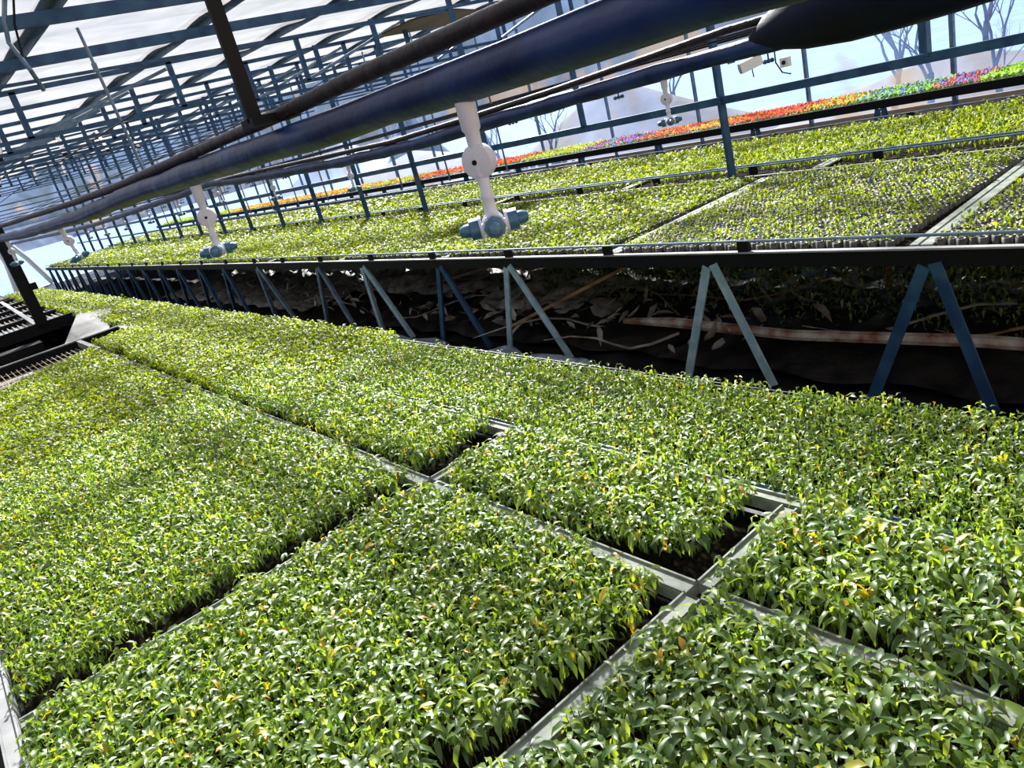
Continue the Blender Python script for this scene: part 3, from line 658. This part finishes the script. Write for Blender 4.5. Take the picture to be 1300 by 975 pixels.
# hanger post, tie rods, cables near the camera
def single(name, mb, m_, lab, cat, smooth=False, group=None, kind=None):
    return tag(mb.obj(name, M[m_], None, smooth), lab, cat, group, kind)
single('hanger_post', MB().lbar((.50, 1.18, 1.722), (.50, 1.18, 2.69), .020, .007).box((.48, 1.155, 1.715), (.56, 1.20, 1.728)), 'black', 'dark steel hanger holding the rusty rod over the nearest pipe', 'hanger')
single('tie_rod', MB().tube([(1.36, 5.3, 2.70), (1.42, 5.35, 1.76)], .010, 6).lathe((1.372, 5.31, 2.5), (0, 0, -1), [(0, .016), (.05, .016)], 8), 'steel_grey', 'thin grey tie rod hanging slantwise from the roof', 'rod')
single('tie_rod', MB().tube([(.95, 8.9, 2.75), (.75, 8.9, 1.72)], .010, 6), 'steel_grey', 'thin tie rod at the left edge under the roof', 'rod')
single('cable', MB().tube([(1.02, 4.85, 3.0), (1.00, 4.88, 2.86), (.93, 4.9, 2.70), (.91, 4.92, 2.60), (.95, 4.9, 2.45), (.98, 4.95, 2.35)], .012, 6), 'steel_grey', 'loose grey cable looped over the roof beam at the top left', 'cable')
single('cable', MB().tube([(1.06, 4.85, 3.0), (1.03, 4.88, 2.84), (.97, 4.9, 2.68), (.94, 4.92, 2.5)], .006, 6), 'black', 'thin black cable beside the grey one at the top left', 'cable')
single('brace', MB().bar((.60, 6.4, 2.1), (1.25, 5.0, 2.68), .05, .05), 'steel', 'blue slanting brace at the top left corner', 'brace') if False else None
# rolled black shade cloth on the second line
pts = [(2.1, 1.36), (2.1, 1.30), (2.1, 1.2), (2.1, 1.08), (2.1, .95), (2.1, .8), (2.1, .65), (2.1, .5), (2.1, .3), (2.1, 0)]
rad = [.02, .05, .08, .10, .11, .115, .115, .11, .11, .105]
q = MB(); q.tube([(2.1+.006*math.sin(i*2), y_, 1.64+.012*i) for i, (x_, y_) in enumerate(pts)], rad, 16)
sc_ = single('shade_cloth', q, 'shade', 'black rolled shade cloth bundled on the second pipe at the top right', 'shade cloth', True)
tl = MB().tube([(2.1, .53, 1.60), (2.09, .52, 1.56), (2.105, .535, 1.53), (2.10, .54, 1.50), (2.11, .56, 1.47)], [.012, .007, .006, .007, .003], 6)
tl.obj('tie_string', M['shade'], sc_, True)
# far box devices
cm = empty('surveillance_camera', (5.0, 3.2, 1.49), 'small white boxy camera hanging before the blue film wall', 'camera')
MB().tube([(4.92, 3.22, 1.62), (4.92, 3.22, 1.54)], .006, 6).obj('bracket', M['black'], cm)
MB().bar((4.86, 3.27, 1.475), (4.97, 3.17, 1.505), .06, .07).obj('casing', M['devwhite'], cm)
MB().lathe((4.865, 3.265, 1.477), (-.7, .65, -.15), [(0, .03), (.012, .03), (.014, .02), (.012, .016), (.016, .001)], 12).obj('lens', M['glass'], cm)
MB().tube([(4.91, 3.21, 1.47), (4.92, 3.21, 1.40)], .004, 5).obj('cord', M['black'], cm)
cm2 = empty('surveillance_camera', (5.0, 2.93, 1.45), 'smaller grey box device with a dangling black cord', 'camera')
MB().bar((4.90, 2.98, 1.45), (4.90, 2.92, 1.45), .04, .06).obj('casing', M['devwhite'], cm2)
MB().lathe((4.88, 2.95, 1.45), (-1, 0, 0), [(0, .014), (.006, .014), (.007, .004)], 10).obj('lens', M['glass'], cm2)
MB().tube([(4.90, 3.02, 1.58), (4.90, 3.02, 1.46), (4.90, 2.98, 1.39), (4.90, 2.92, 1.37)], .005, 5).obj('cord', M['black'], cm2)

# ================================================================ far left benches
bc = empty('mesh_bench', (.2, 16.5, 0), 'bare wire mesh bench with black frame beyond the gap, at the left edge', 'bench', 'near benches of the left side')
MB().bar((-3.5, 13.35, .33), (1.8, 13.35, .33), .03, .17).obj('end_rail', M['black'], bc)
MB().bar((1.8, 13.35, .40), (2.0, 21.3, .40), .05, .012).bar((1.8, 13.35, .34), (2.0, 21.3, .34), .02, .12).obj('side_rail', M['white_rail'], bc)
MB().bar((1.2, 13.4, .41), (1.45, 21.2, .41), .07, .015).obj('lengthwise_divider', M['white_rail'], bc)
for y in (14.9, 16.3, 17.8, 19.3, 21.2): MB().bar((-3.5, y, .365), (1.85+.2*(y-13.3)/8, y, .365), .09, .09).obj('cross_divider', M['black'], bc)
wm = MB()
for x in np.arange(-1.5, 1.8, .075): wm.bar((x, 13.4, .35), (x+.1, 21.2, .35), .014, .01)
tag(wm.obj('wire_mesh', M['wire'], bc), kind='stuff')
for x, y in ((-1, 13.5), (1.7, 13.5), (1.8, 17), (-1, 17), (1.9, 21), (.4, 13.5)): MB().lbar((x, y, -.03), (x, y, .30), .07, .012).obj('leg', M['steel_grey'], bc)
wt = sheet('bench_liner', lambda a, b: (-3.4+5.1*a, 13.4+7.7*b, .325), 3, 3, M['blue_sheet']); wt.parent = bc; wt.location = (-.2, -16.5, 0)
single('steel_post', MB().bar((1.27, 13.32, .38), (1.27, 13.32, 1.9), .16, .10).box((1.33, 13.25, .9), (1.43, 13.38, 1.0)), 'black', 'thick black square post on the corner of the mesh bench', 'post')
# gravel coloured crop further on
C = grid(-2.5, 1.6, 22, 28.5, .11); V, Fc, k = make_leaves(np.column_stack([C, np.full(len(C), .43)]), rng.uniform(0, 6.28, len(C)), rng.uniform(.1, .9, len(C)), np.full(len(C), .09), rng.uniform(.3, 1, len(C)), 2)
M['pinkleaf'] = leafmat('dry_pinkish_leaf', [(0, (.16, .12, .11)), (1, (.42, .32, .30))], .2, .6)
tag(npmesh('seedlings', V, Fc, M['pinkleaf'], np.repeat(rng.random(len(C)), k)), 'pinkish grey plug plants on the farthest left bench', 'seedlings', kind='stuff')
bd = empty('low_bench', (-.4, 25, 0), 'farthest low bench at the left edge carrying pinkish plug plants', 'bench')
MB().box((-2.6, 22, .36), (1.7, 28.6, .40)).obj('bench_top', M['black'], bd)
for x in (-2.4, 1.5):
    for y in (22.2, 28.3): MB().lbar((x, y, -.03), (x, y, .36), .05, .01).obj('leg', M['steel'], bd)
# leaning board and litter in the gap
def slab(pts4, t):
    p = [np.array(a, float) for a in pts4]; n_ = np.cross(p[1]-p[0], p[3]-p[0]); n_ /= np.linalg.norm(n_)
    return MB().add(list(p)+[a-n_*t for a in p], [(0,1,2,3),(7,6,5,4),(0,4,5,1),(1,5,6,2),(2,6,7,3),(3,7,4,0)])
single('board', slab([(1.10, 10.35, .34), (1.62, 12.3, .44), (2.02, 12.0, .40), (1.58, 10.2, .33)], .02), 'board', 'pale grey board leaning across the gap between the mesh benches', 'board')
single('board', slab([(.2, 10.5, .03), (.3, 12.8, .05), (.8, 12.7, .06), (.7, 10.4, .04)], .02), 'pale_sheet', 'pale flat board on the ground in the gap at the left', 'board')
single('board', slab([(-.5, 10.6, .03), (-.5, 12.0, .05), (.1, 12.1, .06), (.1, 10.6, .04)], .02), 'wood', 'brown board on the ground at the left edge', 'board')
single('block', MB().box((.35, 12.6, .02), (1.1, 12.95, .22)), 'black', 'black box shape under the mesh bench edge', 'box')

# ================================================================ under the raised bench
def crumple(name, x0, x1, y0, y1, z, amp, m_, label, nu=30, nv=40, seed=1):
    r_ = np.random.default_rng(seed); ph = r_.uniform(0, 6, 8)
    def fn(a, b):
        x = x0+(x1-x0)*a; y = y0+(y1-y0)*b
        e = math.sin(math.pi*min(1, max(0, a)))**.3*math.sin(math.pi*b)**.3 if 0 < a < 1 and 0 < b < 1 else 0
        h = abs(math.sin(3*x+2*y+ph[0]))*abs(math.sin(7*y-3*x+ph[1]+2*math.sin(3*x)))+.5*abs(math.sin(17*x+9*y+ph[2]))
        return (x+.04*math.sin(9*y+ph[3]), y+.03*math.sin(11*x+ph[4]), z+amp*h*e+.01)
    return tag(sheet(name, fn, nu, nv, M[m_]), label, 'plastic sheet')
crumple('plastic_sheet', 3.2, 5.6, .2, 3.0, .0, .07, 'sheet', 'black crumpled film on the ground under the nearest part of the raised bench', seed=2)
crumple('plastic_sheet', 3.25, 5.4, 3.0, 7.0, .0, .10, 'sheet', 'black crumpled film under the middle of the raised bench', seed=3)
crumple('plastic_sheet', 4.0, 5.0, 5.6, 8.6, .05, .14, 'pale_sheet', 'pale wrinkled film heap under the raised bench', seed=4)
crumple('plastic_sheet', 3.7, 4.4, 3.9, 5.6, .05, .12, 'pale_sheet', 'pale wrinkled film between two pale blue legs', seed=5)
crumple('plastic_sheet', 3.4, 5.2, 8.6, 15, .0, .12, 'pale_sheet', 'pale litter film under the far part of the raised bench', seed=6)
crumple('plastic_sheet', 2.45, 3.0, 3.0, 4.8, .02, .07, 'blue_sheet', 'blue-grey film edge lying beside the seedlings below a leg', seed=7)
crumple('plastic_sheet', 2.45, 3.05, 5.0, 15, .02, .09, 'blue_sheet', 'blue-grey film edge along the far seedlings', seed=8)
single('fallen_pipe', MB().tube([(3.50, .6, .13), (3.48, 1.3, .15), (3.42, 2.2, .14), (3.46, 3.05, .15), (3.5, 3.5, .12)], [.026, .032, .03, .034, .02], 8), 'rustpipe', 'rusty white pipe lying on the ground behind the nearest legs', 'pipe')
for i, (a, b, lb) in enumerate((((3.3, 4.5, .10), (3.5, 3.0, .64), 'wooden lath leaning under the bench between the first and second tall legs'),
                                ((4.3, 2.1, .10), (3.5, 1.72, .66), 'yellowish wooden lath under the bench right of the bright leg pair'),
                                ((4.2, 7.0, .08), (3.5, 4.2, .62), 'brown wooden lath under the bench before the weeds'),
                                ((4.5, 9.0, .08), (3.5, 7.0, .62), 'pale wooden lath under the far part of the bench'),
                                ((4.4, 1.5, .08), (3.7, .7, .5), 'brown lath at the right edge under the bench'))):
    single('wooden_lath', MB().bar(a, b, .04, .022), 'wood', lb, 'lath')
for i in range(22):
    y = 1+.6*i+random.uniform(-.3, .3); x = random.uniform(3.3, 4.6); L_ = random.uniform(.5, 1.3); a = random.uniform(1.2, 2.2)
    q = [(x+math.cos(a)*L_*t+.06*math.sin(t*7+i), y+math.sin(a)*L_*t, .08+.05*math.sin(t*5+i)+.03*t) for t in np.linspace(0, 1, 7)]
    single('twig', MB().tube(q, [.010, .009, .008, .008, .007, .005, .003], 5), 'pale_sheet' if i % 2 else 'wood', 'dry bent twig on the ground under the raised bench', 'twig', group='twigs under the bench')
single('bottle_cap', MB().lathe((3.25, 4.35, .58), (0, 0, 1), [(0, .02), (.025, .025), (.05, .02)], 10), 'orange', 'orange cap hanging under the rail beside the third leg pair', 'cap')
n = 420; Pp = np.column_stack([rng.uniform(3.25, 4.4, n), rng.uniform(2.2, 12, n), rng.uniform(.09, .17, n)])
V, Fc, k = make_leaves(Pp, rng.uniform(0, 6.28, n), rng.normal(.1, .3, n), rng.uniform(.05, .22, n), rng.uniform(-.6, .6, n), 0)
tag(npmesh('litter', V, Fc, M['pale_sheet']), 'scraps of pale film littering the ground under the raised bench', 'litter', kind='stuff')
# weeds under the bench (dark leafy growth)
for i, (x0, x1, y0, y1, z1, dens, lb) in enumerate(((3.75, 4.7, .3, 2.6, .62, 1500, 'dark weeds under the benches behind the nearest leg pair'), (3.85, 4.7, 2.6, 5.0, .62, 1300, 'dark weeds under the benches behind the bright leg pair'),
                                                    (4.5, 5.4, 5.0, 9.5, .6, 1200, 'dark weeds under the far part of the benches'))):
    n = int(dens*3.2); Pp = np.column_stack([rng.uniform(x0, x1, n), rng.uniform(y0, y1, n), rng.beta(1.2, 1.6, n)*z1+.03])
    V, Fc, k = make_leaves(Pp, rng.uniform(0, 6.28, n), rng.normal(.2, .4, n), rng.uniform(.03, .06, n), rng.uniform(.3, 1.3, n), 1)
    tag(npmesh('weeds', V, Fc, M['weed'], np.repeat(rng.random(n), k)), lb, 'weeds', kind='stuff')

# ================================================================ outside: mound, tents, bare trees
def mound(name, cx, cy, rx, ry, h, m_, label, cat, sharp=1.0, z0=-.12):
    def fn(a, b):
        t = a*2*math.pi; r_ = b; hh = h*(1-r_)**sharp*(1+.12*math.sin(3*t+1)*r_)
        return (cx+rx*r_*math.cos(t)*(1+.15*math.sin(2*t)), cy+ry*r_*math.sin(t), z0+hh+.03*math.sin(9*t)*r_*(1-r_)*h)
    return tag(sheet(name, fn, 33, 10, M[m_]), label, cat)
mound('tarpaulin_heap', 14.5, 13.3, 2.4, 4.4, 1.75, 'tarp', 'tan tarpaulin covered heap outside with a peaked top', 'heap', 1.1)
mound('tarpaulin_heap', 16, 25, 3, 5, 1.1, 'tarp', 'low tan heap outside, left of the peaked one', 'heap', .8)
mound('tarpaulin_heap', 13.5, 5.4, 2, 3.2, .80, 'tarp', 'flat tan heap outside behind the lone blue post', 'heap', .7)
M['tent'] = mat('grey_tent_cloth', (.19, .19, .20), .7, var=(.25, .24, .25), scale=1)
mound('tent', 24, 46, 4.5, 7, 2.6, 'tent', 'grey pointed tent outside, seen through the grid of far posts', 'tent', 1.2)
mound('tent', 20, 31, 2.0, 2.6, 3.1, 'tent', 'grey narrow tent outside, left of the bare trees', 'tent', 1.3)
hb = MB()
for i in range(40):
    y = 10.2+.07*i; x = 9.9+random.uniform(-.2, .2); hb.bar((x, y, -.1), (x+random.uniform(-.15, .15), y+random.uniform(-.1, .15), random.uniform(.35, .62)), .05, .03)
tag(hb.obj('brushwood', M['black']), 'dark brushwood heap outside at the foot of the tan mound', 'brushwood', kind='stuff')
def tree(x, y, h, seed, label):
    r_ = random.Random(seed); q = MB()
    def grow(p, d, L_, rad, dep):
        n = 4; pts_ = [p]; rr = [rad]; dd = np.array(d)
        for i in range(n):
            dd = dd+np.array([r_.uniform(-.14, .14), r_.uniform(-.14, .14), r_.uniform(-.04, .1)]); dd /= np.linalg.norm(dd)
            pts_.append(pts_[-1]+dd*L_/n); rr.append(rad*(1-.35*(i+1)/n))
        q.tube(pts_, rr, 5 if dep < 2 else 3, False)
        if dep < 4:
            for k in range(3 if dep < 4 else 2):
                a = r_.uniform(0, 6.28); s = r_.uniform(.35, .8)
                nd = dd+s*np.array([math.cos(a), math.sin(a), r_.uniform(-.1, .3)]); nd /= np.linalg.norm(nd)
                grow(pts_[-1 if k else 2+r_.randrange(3)], nd, L_*r_.uniform(.6, .85), rr[-1]*r_.uniform(.6, .85), dep+1)
    grow(np.array([x, y, -.15]), (0, 0, 1), h*.3, h*.022, 0)
    t = q.obj('bare_tree', M['bark'], None); tag(t, label, 'tree', 'bare trees outside')
tree(18.5, 23.5, 3.6, 3, 'bare grey tree outside, left of the peaked tan heap')
tree(19.0, 28.5, 3.8, 5, 'bare forked tree outside behind the nearest sprinkler')
tree(20, 33, 4.0, 8, 'bare tree outside at the left end of the row')
tree(16.8, 6.0, 3.4, 11, 'blurred bare tree outside at the upper right behind the film')
tree(12.2, 3.2, 2.6, 14, 'bare tree outside nearest the right edge behind the film')
tree(16.4, 7.4, 2.9, 17, 'bare tree outside right of the lone blue post')
tree(18.4, 14.6, 3.2, 21, 'bare sapling outside right of the peaked heap')
for i, (x, y, h_, lb) in enumerate(((11.6, 14.4, 2.6, 'bare tree outside just right of the nearest sprinkler'), (11.7, 12.9, 2.5, 'spreading bare tree outside left of the tan heap'),
                                 (11.6, 5.4, 2.5, 'bare tree outside under the rolled shade cloth'), (11.4, 3.9, 2.4, 'wide bare tree outside at the right picture edge'), (11.2, 4.7, 2.7, 'bare tree outside with low forked branches at the upper right'))):
    tree(x, y, h_, 40+i, lb)
# clean helper properties
for o in bpy.data.objects:
    if '_o' in o: del o['_o']
